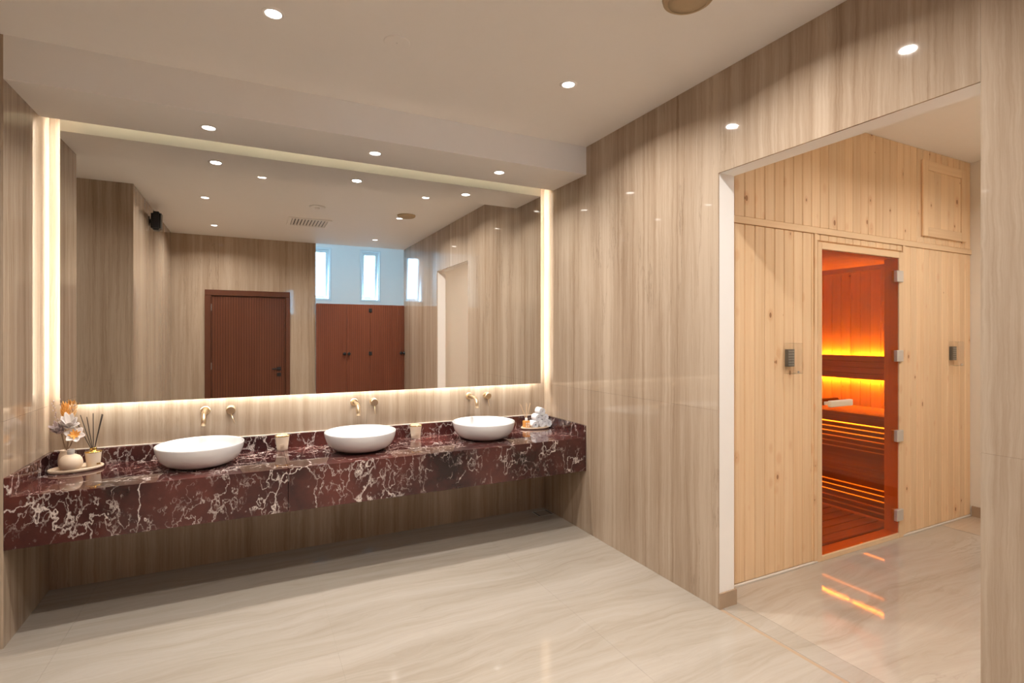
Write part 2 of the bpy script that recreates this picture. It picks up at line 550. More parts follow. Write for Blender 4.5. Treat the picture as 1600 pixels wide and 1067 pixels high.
# walls of the cubicle area with the high windows
W1 = (1.069, 1.523); W2 = (2.105, 2.558); WZ = (2.243, 3.374)
struct('wall_windows', boxes((.8, W1[0], YW - .16, YW, 0, 3.55), (W1[1], W2[0], YW - .16, YW, 0, 3.55), (W2[1], 3.3, YW - .16, YW, 0, 3.55),
                             (W1[0], W1[1], YW - .16, YW, 0, WZ[0]), (W2[0], W2[1], YW - .16, YW, 0, WZ[0]),
                             (W1[0], W1[1], YW - .16, YW, WZ[1], 3.55), (W2[0], W2[1], YW - .16, YW, WZ[1], 3.55)),
       M['paint'], 'white wall with two narrow high windows above the cubicles, seen in the mirror', 'wall')
struct('wall_cubicle_left', boxes((.80, XREC, YW, YR - .2, 0, 3.55)), M['paint'], 'white side wall of the cubicle area behind the rear wall', 'wall')
struct('wall_cubicle_right', boxes((3.2, 3.3, YW, YR + .1, 0, 3.55), (XRB, 3.2, YR, YR + .1, 0, 3.55)), M['paint'], 'white far side wall of the cubicle area behind the lobby', 'wall')

# sauna lobby walls
we = struct('wall_lobby_end', boxes((XEND, XEND + .12, .2, YSAU + .1, 0, ZC)), M['cream'], 'cream end wall of the lobby beyond the sauna front', 'wall')
tag(obj('baseboard_lobby', boxes((XEND - .012, XEND, .3, YSAU - .012, 0, .085)), M['skirting']), 'brown tile skirting along the cream lobby end wall', 'skirting', kind='structure')
struct('wall_lobby_near', boxes((XRB, XEND, .18, .30, 0, ZC)), M['cream'], 'plain cream lobby wall facing the sauna, seen through the opening in the mirror', 'wall')


# ------------------------------------------------------------------ windows
def window(name, x0, x1, label):
    w = empty(name, ((x0 + x1) / 2, YW, WZ[0]))
    tag(w, label, 'window', kind='structure')
    L = w.location

    def ring(nm, a0, a1, z0, z1, y0, y1, t, parent, mat=M['win_white'], base=L):
        bm = boxes((a0, a0 + t, y0, y1, z0, z1), (a1 - t, a1, y0, y1, z0, z1), (a0 + t, a1 - t, y0, y1, z0, z0 + t), (a0 + t, a1 - t, y0, y1, z1 - t, z1))
        for v in bm.verts: v.co -= base
        return obj(nm, bm, mat, parent)
    ring('window_frame', x0, x1, WZ[0], WZ[1], YW - .11, YW + .008, .035, w)
    ring('window_frame_inner', x0 + .035, x1 - .035, WZ[0] + .035, WZ[1] - .035, YW - .10, YW - .03, .018, w)
    # top-hung sash, pushed a little open at the bottom
    hinge = Vector(((x0 + x1) / 2, YW - .075, WZ[1] - .055))
    sash = ring('sash', x0 + .055, x1 - .055, WZ[0] + .055, WZ[1] - .055, YW - .095, YW - .055, .055, w, base=hinge)
    sash.location = hinge - L
    sash.rotation_euler = (math.radians(-5), 0, 0)
    g = boxes((x0 + .108, x1 - .108, YW - .078, YW - .072, WZ[0] + .108, WZ[1] - .108))
    for v in g.verts: v.co -= hinge
    obj('pane', g, M['glass'], sash)
    h = bmesh.new()
    tube(h, [(0, .02, -.965), (0, .045, -.965), (0, .05, -.90)], .008, 8)
    obj('window_handle', h, M['steel'], sash)
    return w


window('window_1', *W1, 'narrow white top-hung window next to the rear travertine wall, seen in the mirror')
window('window_2', *W2, 'narrow white top-hung window above the cubicle hinge plates, seen in the mirror')

for w_ in (W1, W2):      # daylight sampling aid: a portal emits nothing itself
    pd = bpy.data.lights.new('window_portal', 'AREA'); pd.shape = 'RECTANGLE'; pd.size = w_[1] - w_[0]; pd.size_y = WZ[1] - WZ[0]
    pd.cycles.is_portal = True
    po = bpy.data.objects.new('window_portal', pd); po.location = ((w_[0] + w_[1]) / 2, YW - .17, (WZ[0] + WZ[1]) / 2); po.rotation_euler = (PI / 2, 0, 0); C.objects.link(po)

# ------------------------------------------------------------------ rear door
dr = empty('door_1', ((DX0 + DX1) / 2, YR, 0))
tag(dr, 'dark brown fluted wooden door in a dark frame, seen in the mirror', 'door', kind='structure')


def rel(b, p):
    return (b[0] - p[0], b[1] - p[0], b[2] - p[1], b[3] - p[1], b[4] - p[2], b[5] - p[2])


def cb(name, b, mat, parent, c=.002, seg=1):
    return cbox(name, b, mat, parent, c, seg)


cb('door_jamb', (DX0, -.515, YR - .10, YR + .022, 0, 2.088), M['frame_dark'], dr, .003)
cb('door_jamb', (.473, DX1, YR - .10, YR + .022, 0, 2.088), M['frame_dark'], dr, .003)
cb('door_head', (DX0, DX1, YR - .10, YR + .022, 2.089, DZ), M['frame_dark'], dr, .003)
leaf = cb('door_leaf', (-.512, .470, YR - .045, YR - .003, .006, 2.085), M['door_dark'], dr, .002)


def sub(name, b, mat, part, c=.001):
    o = cbox(name, b, mat, None, c)
    o.parent = part
    o.location = Vector(o.location) - (part.location + part.parent.location)
    return o


hp = sub('handle_plate', (.355, .407, YR - .003, YR + .008, .982, 1.034), M['black'], leaf)
sub('lever', (.285, .390, YR + .030, YR + .046, .998, 1.018), M['black'], leaf, .004)
sub('lever_neck', (.374, .390, YR + .006, YR + .032, 1.000, 1.016), M['black'], leaf, .003)
sub('lock_plate', (.355, .407, YR - .003, YR + .008, .895, .947), M['black'], leaf)
for z in (1.917, 1.069, .25):
    sub('hinge', (-.522, -.506, YR - .003, YR + .006, z - .05, z + .05), M['steel'], leaf)

struct('door_light_block', boxes((XP - .1, XREC - .1, YR - .32, YR - .21, 0, ZC)), M['cream'], 'added backing that blocks light behind the dark door', 'wall')  # backing added to stop light leaking through the door gaps

# ------------------------------------------------------------------ cubicle front
cu = empty('cubicle_front', ((XREC + XR) / 2, -.80, 0))
tag(cu, 'red-brown fluted cubicle front with black fittings below the windows, seen in the mirror', 'cubicle')
parts = [('side_panel', XREC + .001, 1.365), ('cubicle_door', 1.367, 1.734), ('side_panel', 1.736, 2.269), ('cubicle_door', 2.271, XR - .001)]
pobs = []
for nm, a, b_ in parts:
    pobs.append(cb(nm, (a, b_, -.818, -.798, .10, 2.012), M['door_red'], cu, .0015))
for xs_ in (1.366, 1.735, 2.270):
    cb('seam_light_block', (xs_ - .015, xs_ + .015, -.830, -.8185, .10, 2.012), M['frame_dark'], cu, .001)  # dark strips added behind the seams to block light from behind
for x0 in (1.05, 1.70, 2.20):
    bm = lathe(bmesh.new(), [(0.0, 0), (.022, 0), (.022, .004), (.011, .008), (.011, .1), (0.0, .1)], 12)
    obj('foot', bm, M['steel'], cu, loc=(x0 - cu.location.x, -.010, 0))
for x, pi_ in ((1.331, 0), (1.400, 1), (2.237, 2), (2.290, 3)):
    bm = lathe(bmesh.new(), [(0, 0), (.012, 0), (.012, .016), (.024, .020), (.026, .028), (.022, .034), (0, .036)], 20)
    k = obj('knob', bm, M['black'], pobs[pi_], rot=(-PI / 2, 0, 0), smooth=True)
    k.location = Vector((x, -.798, 1.22)) - (pobs[pi_].location + cu.location)
for z in (1.919, 1.221, .35):
    sub('hinge_plate', (1.712, 1.764, -.798, -.790, z - .030, z + .030), M['black'], pobs[2], .002)


# ------------------------------------------------------------------ lamps
def downlight(x, y, z, power, label, group, col=WARM, r=.034, size=150):
    t = empty('downlight', (x, y, z))
    tag(t, label, 'downlight', group)
    bm = lathe(bmesh.new(), [(r, -.0015), (r + .003, -.004), (r + .012, -.004), (r + .016, 0.0), (r + .016, .001)], 28)
    obj('trim_ring', bm, M['paint'], t, smooth=True)
    bm = lathe(bmesh.new(), [(0, -.002), (r + .0005, -.002), (r + .0005, .0), (0, .0)], 28)
    obj('lens', bm, M['lens'], t)
    ld = bpy.data.lights.new('downlight_lamp', 'AREA')
    ld.shape = 'DISK'
    ld.size = r * 1.9
    ld.energy = power
    ld.color = col
    ld.spread = math.radians(size)
    lo = bpy.data.objects.new('downlight_lamp', ld)
    lo.location = (0, 0, -.0045)
    link(lo, t)
    return t


downlight(.09, 2.585, ZC, P_CEIL, 'ceiling downlight above the left basin, nearest the top edge of the photo', 'ceiling downlights')
downlight(1.635, 2.555, ZC, P_CEIL, 'ceiling downlight between the soffit and the round ceiling loudspeaker', 'ceiling downlights')
downlight(-.43, 1.53, ZC, P_CEIL, 'ceiling downlight nearest the black wall loudspeaker, seen in the mirror', 'ceiling downlights')
downlight(1.635, 1.475, ZC, P_CEIL, 'ceiling downlight right beside the round ceiling loudspeaker, seen in the mirror', 'ceiling downlights')
downlight(-.43, 0.0, ZC, P_CEIL, 'ceiling downlight above the dark wooden door, seen in the mirror', 'ceiling downlights')
downlight(1.67, -.11, ZC, P_CEIL, 'ceiling downlight in front of the high windows, seen in the mirror', 'ceiling downlights')
downlight(-.224, 3.585, ZS, P_SOFFIT, 'soffit downlight over the left basin', 'soffit downlights')
downlight(.752, 3.585, ZS, P_SOFFIT, 'soffit downlight over the middle basin', 'soffit downlights')
downlight(1.678, 3.585, ZS, P_SOFFIT, 'soffit downlight over the right basin', 'soffit downlights')
downlight(-1.95, 2.57, ZC, P_CEIL * .4, 'added fill lamp in the passage left of the vanity, out of view', 'added passage lamps')  # unseen lamp, added for more bounce light on the ceiling
downlight(3.35, 1.15, ZC, P_CORR, 'lobby downlight in front of the left of the sauna wall', 'lobby downlights')
downlight(4.55, 1.15, ZC, P_CORR, 'lobby downlight in front of the right of the sauna wall', 'lobby downlights')
downlight(2.05, -2.0, 3.55, P_RECESS, 'added fill lamp over the cubicles, out of view', 'added cubicle lamps', col=(1.0, .95, .90))  # unseen lamp, added to brighten the window wall

# ------------------------------------------------------------------ ceiling fittings
t = empty('ceiling_loudspeaker', (1.67, 1.665, ZC)); tag(t, 'round beige ceiling loudspeaker at the top edge of the photo', 'loudspeaker')
obj('rim', lathe(bmesh.new(), [(.084, -.022), (.092, -.023), (.104, -.015), (.108, 0), (.084, 0)], 40), M['speaker_cloth'], t, smooth=True)
obj('grille', lathe(bmesh.new(), [(0, -.024), (.05, -.0235), (.084, -.021), (.084, 0), (0, 0)], 40), M['speaker_cloth'], t, smooth=True)

t = empty('sensor_cover', (.644, 2.565, ZC)); tag(t, 'flush round white cover plate on the ceiling between the two downlights', 'cover plate')
obj('plate', lathe(bmesh.new(), [(0, -.004), (.060, -.004), (.064, -.002), (.064, 0), (0, 0)], 36), M['paint'], t)
obj('screw', lathe(bmesh.new(), [(0, -.0055), (.004, -.0055), (.004, -.0035), (0, -.0035)], 10), M['satin'], t)

t = empty('smoke_detector', (.666, 1.64, ZC)); tag(t, 'round white smoke detector beside the air grille, seen in the mirror', 'detector')
obj('base', lathe(bmesh.new(), [(0, -.012), (.070, -.012), (.085, -.006), (.085, 0), (0, 0)], 36), M['paint'], t, smooth=True)
obj('sensor_head', lathe(bmesh.new(), [(0, -.03), (.016, -.03), (.024, -.02), (.026, -.012), (0, -.012)], 24), M['paint'], t, smooth=True)

t = empty('air_grille', (.66, .74, ZC)); tag(t, 'white slatted square air grille on the ceiling, seen in the mirror', 'air grille')
fr = boxes((-.25, -.21, -.24, .24, -.012, 0), (.21, .25, -.24, .24, -.012, 0), (-.21, .21, -.24, -.20, -.012, 0), (-.21, .21, .20, .24, -.012, 0))
obj('frame', fr, M['paint'], t)
obj('duct', boxes((-.21, .21, -.20, .20, -.0015, 0)), M['black'], t)
for i in range(11):
    s_ = boxes((-.0125, .0125, -.198, .198, -.001, .001))
    obj('slat', s_, M['paint'], t, loc=(-.19 + i * .038, 0, -.009), rot=(0, math.radians(25), 0))

# wall loudspeaker behind the camera
t = empty('wall_loudspeaker', (XP, .93, 2.665)); tag(t, 'black loudspeaker on a wall bracket, seen in the left of the mirror', 'loudspeaker')
bm = boxes((.020, .115, -.070, .070, 0, .205)); bmesh.ops.bevel(bm, geom=bm.edges[:], offset=.022, segments=3, affect='EDGES')
cab = obj('cabinet', bm, M['black'], t)
obj('front_grille', boxes((.108, .118, -.054, .056, .02, .185)), M['grey'], t)
obj('bracket', boxes((0, .006, -.03, .03, .05, .15), (.006, .022, -.012, .012, .08, .12)), M['black'], t)

# ================================================================== vanity
vc = empty('vanity_counter', ((XL + XR) / 2, YF, .469)); tag(vc, 'floating dark red marble vanity counter with white veins', 'counter')
ZT, ZB = .724, .469
G = .0008
XS = .196
XA, XZ = XL + .001, XR - .001
YBK = YB - .001
SP = .022
for a, b_ in ((XA + SP, XS - G), (XS + G, XZ - SP)):
    cb('top_slab', (a, b_, YF + .0205, YBK - SP, ZT - .02, ZT), M['marble'], vc, .0008)
for a, b_ in ((XA, XS - G), (XS + G, XZ)):
    cb('apron_slab', (a, b_, YF, YF + .020, ZB, ZT), M['marble'], vc, .0012)
cb('bottom_slab', (XA + SP, XZ - SP, YF + .0205, YBK - SP, ZB, ZB + .02), M['marble'], vc, .0008)
cb('backsplash', (XA, XS - G, YBK - SP, YBK, ZT - .02, .818), M['marble'], vc, .0012)
cb('backsplash', (XS + G, XZ, YBK - SP, YBK, ZT - .02, .818), M['marble'], vc, .0012)
cb('side_splash', (XA, XA + SP - .0005, YF + .0205, YBK - SP - .0005, ZT - .02, .818), M['marble'], vc, .0012)
cb('side_splash', (XZ - SP + .0005, XZ, YF + .0205, YBK - SP - .0005, ZT - .02, .818), M['marble'], vc, .0012)
cb('splash_end', (XA, XA + SP - .0005, YF, YF + .0202, ZT + .0005, .818), M['marble'], vc, .0012)
cb('splash_end', (XZ - SP + .0005, XZ, YF, YF + .0202, ZT + .0005, .818), M['marble'], vc, .0012)

cb('pale_bead', (XA + SP, XZ - SP, YBK - .006, YBK, .8185, .8235), M['silicone'], vc, .001)  # thin pale line along the top of the backsplash

# mirror with a light strip behind its edge
MX0, MX1, MZ0, MZ1 = -1.003, 2.235, 1.094, 2.80
mr = empty('wall_mirror', ((MX0 + MX1) / 2, YM, MZ0)); tag(mr, 'long frameless backlit mirror above the three basins', 'mirror')
cb('mirror_glass', (MX0, MX1, YM, YM + .006, MZ0, MZ1), M['mirror'], mr, .0008)
IN = .030
cb('backing_box', (MX0 + IN, MX1 - IN, YM + .0065, YB - .0005, MZ0 + IN, MZ1 - IN), M['paint'], mr, .001)
yl0, yl1 = YM + .018, YM + .036
cb('led_strip', (MX0 + IN - .004, MX0 + IN - .0005, yl0, yl1, MZ0 + IN, MZ1 - IN), M['led'], mr, 0)
cb('led_strip', (MX1 - IN + .0005, MX1 - IN + .004, yl0, yl1, MZ0 + IN, MZ1 - IN), M['led'], mr, 0)
cb('led_strip', (MX0 + IN, MX1 - IN, yl0, yl1, MZ0 + IN - .004, MZ0 + IN - .0005), M['led'], mr, 0)
t = empty('cove_light', ((XL + XR) / 2, YB, 2.885)); tag(t, 'warm light strip hidden in the slot above the mirror', 'light strip')
cb('profile', (XL + .004, XR - .004, YB - .012, YB - .0005, 2.875, 2.893), M['satin'], t, .001)
cb('diffuser', (XL + .006, XR - .006, YB - .0155, YB - .0125, 2.877, 2.891), M['led_cove'], t, 0)


# basins
def basin(x, label):
    t = empty('basin', (x, 3.672, ZT)); tag(t, label, 'basin', 'vessel basins')
    A, B = .236, .246
    prof = [(.40, 0), (.50, 0), (.54, .004), (.66, .010), (.78, .024), (.88, .046), (.945, .074), (.98, .100), (.998, .122), (1.0, .127), (.996, .1305),
            (.985, .1315), (.972, .129), (.962, .120), (.94, .095), (.90, .066), (.82, .042), (.68, .026), (.45, .018), (.2, .0155), (.10, .015), (0, .015)]
    bm = lathe(bmesh.new(), [(r, z) for r, z in prof], 64, A, B)
    obj('bowl', bm, M['ceramic'], t, smooth=True)
    bm = lathe(bmesh.new(), [(.032, .0145), (.031, .0175), (.024, .019), (.022, .0165), (.02, .0165), (.019, .021), (0, .022)], 28)
    obj('waste_cap', bm, M['gold'], t, smooth=True)
    return t


def spout(x, label):
    t = empty('wall_spout', (x, YB, 1.012)); tag(t, label, 'tap', 'wall spouts')
    bm = lathe(bmesh.new(), [(0, 0), (.028, 0), (.028, .006), (.026, .008), (.0140, .008)], 32)
    obj('flange', bm, M['gold'], t, rot=(PI / 2, 0, 0), smooth=False)
    pts = [(0, -.004, 0), (0, -.115, 0)]
    R = .055
    for k in range(1, 9):
        a = math.radians(90) * k / 8
        pts.append((0, -.115 - R * math.sin(a), -R * (1 - math.cos(a))))
    pts.append((0, -.115 - R, -R - .022))
    obj('pipe', tube(bmesh.new(), pts, .0140, 18), M['gold'], t, smooth=True)
    obj('aerator', lathe(bmesh.new(), [(0, 0), (.011, 0), (.011, -.002), (0, -.002)], 14), M['black'], t, loc=(0, -.115 - R, -R - .022))


def handle(x, label, ang):
    t = empty('mixer_handle', (x, YB, 1.009)); tag(t, label, 'tap handle', 'mixer handles')
    bm = lathe(bmesh.new(), [(0, 0), (.029, 0), (.029, .005), (.0275, .006), (.022, .006)], 32)
    obj('flange', bm, M['gold'], t, rot=(PI / 2, 0, 0))
    bm = lathe(bmesh.new(), [(.022, .005), (.022, .022), (.0215, .023), (.0255, .024), (.0265, .025), (.0265, .050), (.025, .052), (0, .052)], 32)
    k = obj('knob', bm, M['gold'], t, rot=(PI / 2, 0, 0), smooth=False)
    autosmooth(k)
    bm = tube(bmesh.new(), [(0, -.040, -.022), (math.sin(ang) * .055, -.060, -.085)], .003, 10)
    obj('lever_pin', bm, M['gold'], t, smooth=True)


for x, nm, an in ((-.272, 'left', .45), (.672, 'middle', .05), (1.588, 'right', .05)):
    basin(x, {'left': 'white round vessel basin nearest the dried flowers', 'middle': 'white round vessel basin between the two ivory cups', 'right': 'white round vessel basin nearest the rolled towels'}[nm])
    spout(x + (.004 if nm != 'middle' else .01), 'brushed gold wall spout over the %s basin' % nm)
    handle({'left': -.120, 'middle': .822, 'right': 1.745}[nm], 'brushed gold round mixer knob with thin lever by the %s spout' % nm, an)


# ivory cups
def cup(x, y, label):
    t = empty('candle_cup', (x, y, ZT)); tag(t, label, 'cup', 'ivory cups')
    n = 40
    bm = bmesh.new()
    K = 1.22
    prof = [(0, 0), (.027, 0), (.0285, .002), (.0305, .02), (.034, .05), (.0375, .074), (.0385, .080), (.0372, .0805), (.036, .074), (.032, .04), (.029, .008), (0, .007)]
    lathe(bm, [(r * K, z * K) for r, z in prof], n)
    obj('cup_body', bm, M['cream_cup'], t, smooth=True)
    obj('gold_rim', lathe(bmesh.new(), [(r * K, z * K) for r, z in ((.0386, .077), (.0394, .079), (.0392, .0818), (.0376, .0822), (.0366, .080))], n), M['gold_bright'], t, smooth=True)
    obj('wax', lathe(bmesh.new(), [(0, .070), (.0395, .070), (.0395, .0695), (0, .0695)], n), M['ceramic'], t)
    obj('wick', tube(bmesh.new(), [(0, 0, .0695), (.001, 0, .082)], .001, 6), M['reed_dark'], t)
    # small printed plate on the front
    obj('label_plate', boxes((-.013, .013, -.0415, -.0385,   .034, .052)), M['stone_tray'], t, rot=(math.radians(8), 0, -.1))


cup(.192, 3.905, 'ivory cup between the left and the middle basin')
cup(1.125, 3.905, 'ivory cup between the middle and the right basin')


# ------------------------------------------------------------------ left tray
def tray(name, x, y, a, b_, rz, h, label):
    t = empty(name, (x, y, ZT), rz); tag(t, label, 'tray')
    prof = [(0, 0), (.86, 0), (.95, .003), (1.0, .010), (.995, .016), (.97, .0185), (.94, .0165), (.92, .011), (.90, .008), (0, .008)]
    obj('dish', lathe(bmesh.new(), [(r, z * h) for r, z in prof], 56, a, b_), M['stone_tray'], t, smooth=True)
    obj('foot_ring', lathe(bmesh.new(), [(.7, 0), (.74, 0), (.74, .0003), (.7, .0003)], 40, a, b_), M['stone_tray'], t)
    return t


tray('stone_tray', -.905, 3.842, .128, .086, math.radians(18), 1.15, 'oval cream stone tray holding the bottle, jar and black reeds')
TZ = ZT + .0093

t = empty('round_bottle', (-.920, 3.800, TZ)); tag(t, 'round cream ceramic bottle with a metal neck at the front of the left tray', 'bottle')
obj('body', lathe(bmesh.new(), [(0, 0), (.026, 0), (.036, .004), (.048, .018), (.0545, .036), (.055, .048), (.051, .066), (.041, .082), (.026, .091), (.018, .0935), (0, .0935)], 40), M['cream_ceramic'], t, smooth=True)
obj('neck', lathe(bmesh.new(), [(.0165, .093), (.0165, .101), (.018, .102), (.018, .112), (.0165, .113), (.0165, .122), (.0145, .122), (.0145, .100), (0, .100)], 28), M['satin'], t, smooth=False)

t = empty('ceramic_jar', (-.962, 3.895, TZ)); tag(t, 'beige ceramic jar holding the dried flowers at the back of the left tray', 'jar')
obj('body', lathe(bmesh.new(), [(0, 0), (.030, 0), (.036, .004), (.041, .025), (.041, .055), (.036, .080), (.030, .092), (.031, .102), (.028, .102), (.026, .092), (.032, .075), (.036, .05), (.034, .01), (0, .008)], 32), M['cream_ceramic'], t, smooth=True)
obj('lip_ring', lathe(bmesh.new(), [(.031, .098), (.0325, .100), (.032, .104), (.028, .1045), (.0275, .101)], 32), M['stone_tray'], t, smooth=True)

t = empty('reed_diffuser', (-.832, 3.868, TZ)); tag(t, 'ivory cup diffuser with gold lid and black reeds on the left tray', 'diffuser')
obj('cup_body', lathe(bmesh.new(), [(0, 0), (.030, 0), (.032, .003), (.0355, .04), (.040, .082), (.041, .086), (0, .086)], 40), M['cream_cup'], t, smooth=True)
obj('gold_lid', lathe(bmesh.new(), [(.0415, .085), (.042, .087), (.041, .090), (.020, .0905), (.0165, .091), (.0165, .106), (.0175, .108), (.0165, .110), (.011, .110), (0, .1085)], 36), M['gold_bright'], t, smooth=True)
obj('gold_plate', boxes((.005, .022, -.0375, -.034, .016, .023)), M['gold_bright'], t, rot=(0, 0, .5))
for (tx, tz, ty) in ((-.088, .298, -.012), (-.064, .304, .014), (-.029, .294, -.010), (-.004, .311, .012), (.040, .305, .004), (.047, .303, -.010)):
    obj('reed', tube(bmesh.new(), [(tx * .06, ty * .1, .092), (tx, ty, tz)], .0021, 8), M['reed_dark'], t)


# dried flowers: each bloom with its stem is a thing of its own, standing in the jar
def petal(bm, L, W, curl, lift, yaw, base, n=6, roll=0.0):
    """A curved petal from base outwards."""
    rows = []
    for i in range(n + 1):
        s_ = i / n
        w = W * math.sin(PI * min(1, s_ * .86 + .10)) ** .8
        r = L * s_
        z = lift * s_ + curl * s_ * s_
        row = []
        for k in (-1, -.5, 0, .5, 1):
            p = Vector((r, k * w, z + abs(k) ** 2 * w * .45))
            p = Matrix.Rotation(roll, 3, 'X') @ p
            p = Matrix.Rotation(yaw, 3, 'Z') @ p
            row.append(bm.verts.new(p + base))
        rows.append(row)
    for a, b_ in zip(rows, rows[1:]):
        for k in range(4):
            bm.faces.new((a[k], a[k + 1], b_[k + 1], b_[k]))
    return bm


JAR = Vector((-.962, 3.895, TZ + .02))


def bloom(name, head, label, build, stemrad=.0018, tilt=(0, 0, 0)):
    t = empty(name, JAR); tag(t, label, 'flower', 'dried flowers in the beige jar')
    h = Vector(head) - JAR
    mid = h * .5 + Vector((.0, .0, .03))
    start = Vector(((random.random() - .5) * .014, (random.random() - .5) * .014, 0))
    pts = [start, Vector((h.x * .12, h.y * .12, .085)), mid, h]
    obj('stem', tube(bmesh.new(), pts, stemrad, 8), M['stem'], t, smooth=True)
    build(t, h, tilt)
    return t


def lily(t, h, tilt):
    for k in range(6):
        bm = petal(bmesh.new(), .050, .019, .012, .012, k * PI / 3, Vector((0, 0, 0)))
        o = obj('petal', bm, M['petal'], t, loc=h, rot=tilt, smooth=True)
        o.modifiers.new('solid', 'SOLIDIFY').thickness = .001
    for k in range(9):
        a = k * 2 * PI / 9
        bm = petal(bmesh.new(), .026 + .006 * (k % 2), .006, .006, .016, a, Vector((0, 0, .002)))
        o = obj('inner_petal', bm, M['petal_orange'], t, loc=h, rot=tilt, smooth=True)
        o.modifiers.new('solid', 'SOLIDIFY').thickness = .001


def ruffle(mat, n, L, W):
    def f(t, h, tilt):
        for k in range(n):
            a = k * 2.4
            s_ = k / n
            bm = petal(bmesh.new(), L * (1 - .35 * s_), W * (1 - .3 * s_), .015, .02 + .05 * s_, a, Vector((0, 0, .016 * s_)))
            o = obj('petal', bm, mat, t, loc=h, rot=tilt, smooth=True)
            o.modifiers.new('solid', 'SOLIDIFY').thickness = .001
    return f


def plume(mat, n, L):
    def f(t, h, tilt):
        for k in range(n):
            a = k * 2.4
            s_ = (k + .5) / n
            z = -.02 + L * s_
            r = .021 * math.sin(PI * (.18 + .72 * s_))
            bm = petal(bmesh.new(), .011, .0050, .012, .022, a, Vector((r * .55 * math.cos(a), r * .55 * math.sin(a), z)))
            o = obj('floret', bm, mat, t, loc=h, rot=tilt, smooth=True)
            o.modifiers.new('solid', 'SOLIDIFY').thickness = .0012
    return f


def buds(t, h, tilt):
    for k in range(9):
        s_ = k / 9
        p = h * (1 - .32 * s_) + Vector((.006 * math.cos(k * 2.4), .006 * math.sin(k * 2.4), 0))
        obj('bud', lathe(bmesh.new(), [(0, -.005), (.0032, -.002), (.0036, .002), (0, .008)], 8), M['petal_mauve'], t, loc=p, smooth=True)


bloom('dried_lily', (-.915, 3.850, .925), 'white flower with an orange heart facing out of the beige jar', lily, tilt=(math.radians(62), math.radians(14), math.radians(4)))
bloom('ruffled_bloom', (-.942, 3.862, .970), 'white ruffled dried bloom above the orange-hearted flower', ruffle(M['petal'], 15, .050, .021), tilt=(math.radians(38), math.radians(6), 0))
bloom('mauve_bloom', (-.978, 3.866, .940), 'greyish mauve ruffled dried bloom on the wall side of the bunch', ruffle(M['petal_mauve'], 14, .036, .017), tilt=(math.radians(40), math.radians(-22), 0))
bloom('orange_plume', (-.968, 3.880, 1.035), 'orange feathery plume rising from the top of the bunch', plume(M['petal_orange'], 44, .075), tilt=(math.radians(6), math.radians(4), 0))
bloom('peach_plume', (-.948, 3.898, 1.020), 'pale peach feathery plume leaning towards the mirror', plume(M['petal_peach'], 34, .080), tilt=(math.radians(-4), math.radians(14), 0))
bloom('dry_twig', (-1.022, 3.875, 1.125), 'thin dry twig leaning to the left wall out of the jar', buds, stemrad=.0010)
bloom('seed_twig', (-.930, 3.890, 1.095), 'thin dry twig standing highest in the bunch', buds, stemrad=.0010)

# ------------------------------------------------------------------ right tray
tray('towel_tray', 2.146, 3.866, .128, .072, math.radians(-6), 1.0, 'oval cream stone tray under the rolled towels')
TZR = ZT + .0081

t = empty('small_diffuser', (2.070, 3.885, TZR)); tag(t, 'small amber diffuser bottle with pale reeds beside the rolled towels', 'diffuser')
bm = boxes((-.026, .026, -.022, .022, 0, .060)); bmesh.ops.bevel(bm, geom=bm.edges[:], offset=.004, segments=2, affect='EDGES')
obj('bottle_body', bm, M['amber'], t)
for a in (-.0165, .004):
    for z in (.010, .030):
        obj('label_plate', boxes((a, a + .0125, -.0226, -.0218, z, z + .015)), M['cream_cup'], t)
obj('cap', lathe(bmesh.new(), [(0, .060), (.012, .060), (.012, .080), (.010, .082), (0, .082)], 20), M['ceramic'], t)
for (tx, ty, tz) in ((-.060, .004, .205), (-.045, .012, .195), (-.002, .0, .212), (.012, .012, .200), (.034, -.004, .208), (.044, .010, .200)):
    obj('reed', tube(bmesh.new(), [(tx * .05, ty * .1, .070), (tx, ty, tz)], .0016, 8), M['reed_pale'], t)


def towel_mesh(R, L):
    bm = bmesh.new()
    turns, n = 3.2, 90
    th = R / (turns + .25)
    rows = []
    for i in range(n + 1):
        a = 2 * PI * turns * i / n
        r0 = th * .25 + th * a / (2 * PI) * .985
        ro = min(R, r0 + th * .86)
        r0 = max(0.001, r0)
        c_, s_ = math.cos(a), math.sin(a)
        e = .004
        rows.append([bm.verts.new((r * c_, y, r * s_)) for r, y in ((r0 + .001, -L / 2), (ro - .0015, -L / 2 - .0), (ro, -L / 2 + e), (ro, L / 2 - e), (ro - .0015, L / 2), (r0 + .001, L / 2))])
    for a, b_ in zip(rows, rows[1:]):
        for k in range(6):
            bm.faces.new((a[k], a[(k + 1) % 6], b_[(k + 1) % 6], b_[k]))
    bm.faces.new(rows[0]); bm.faces.new(rows[-1][::-1])
    bmesh.ops.recalc_face_normals(bm, faces=bm.faces[:])
    me = bpy.data.meshes.new('rolled_towel'); bm.to_mesh(me); bm.free()
    me.materials.append(M['towel'])
    for p in me.polygons: p.use_smooth = True
    return me


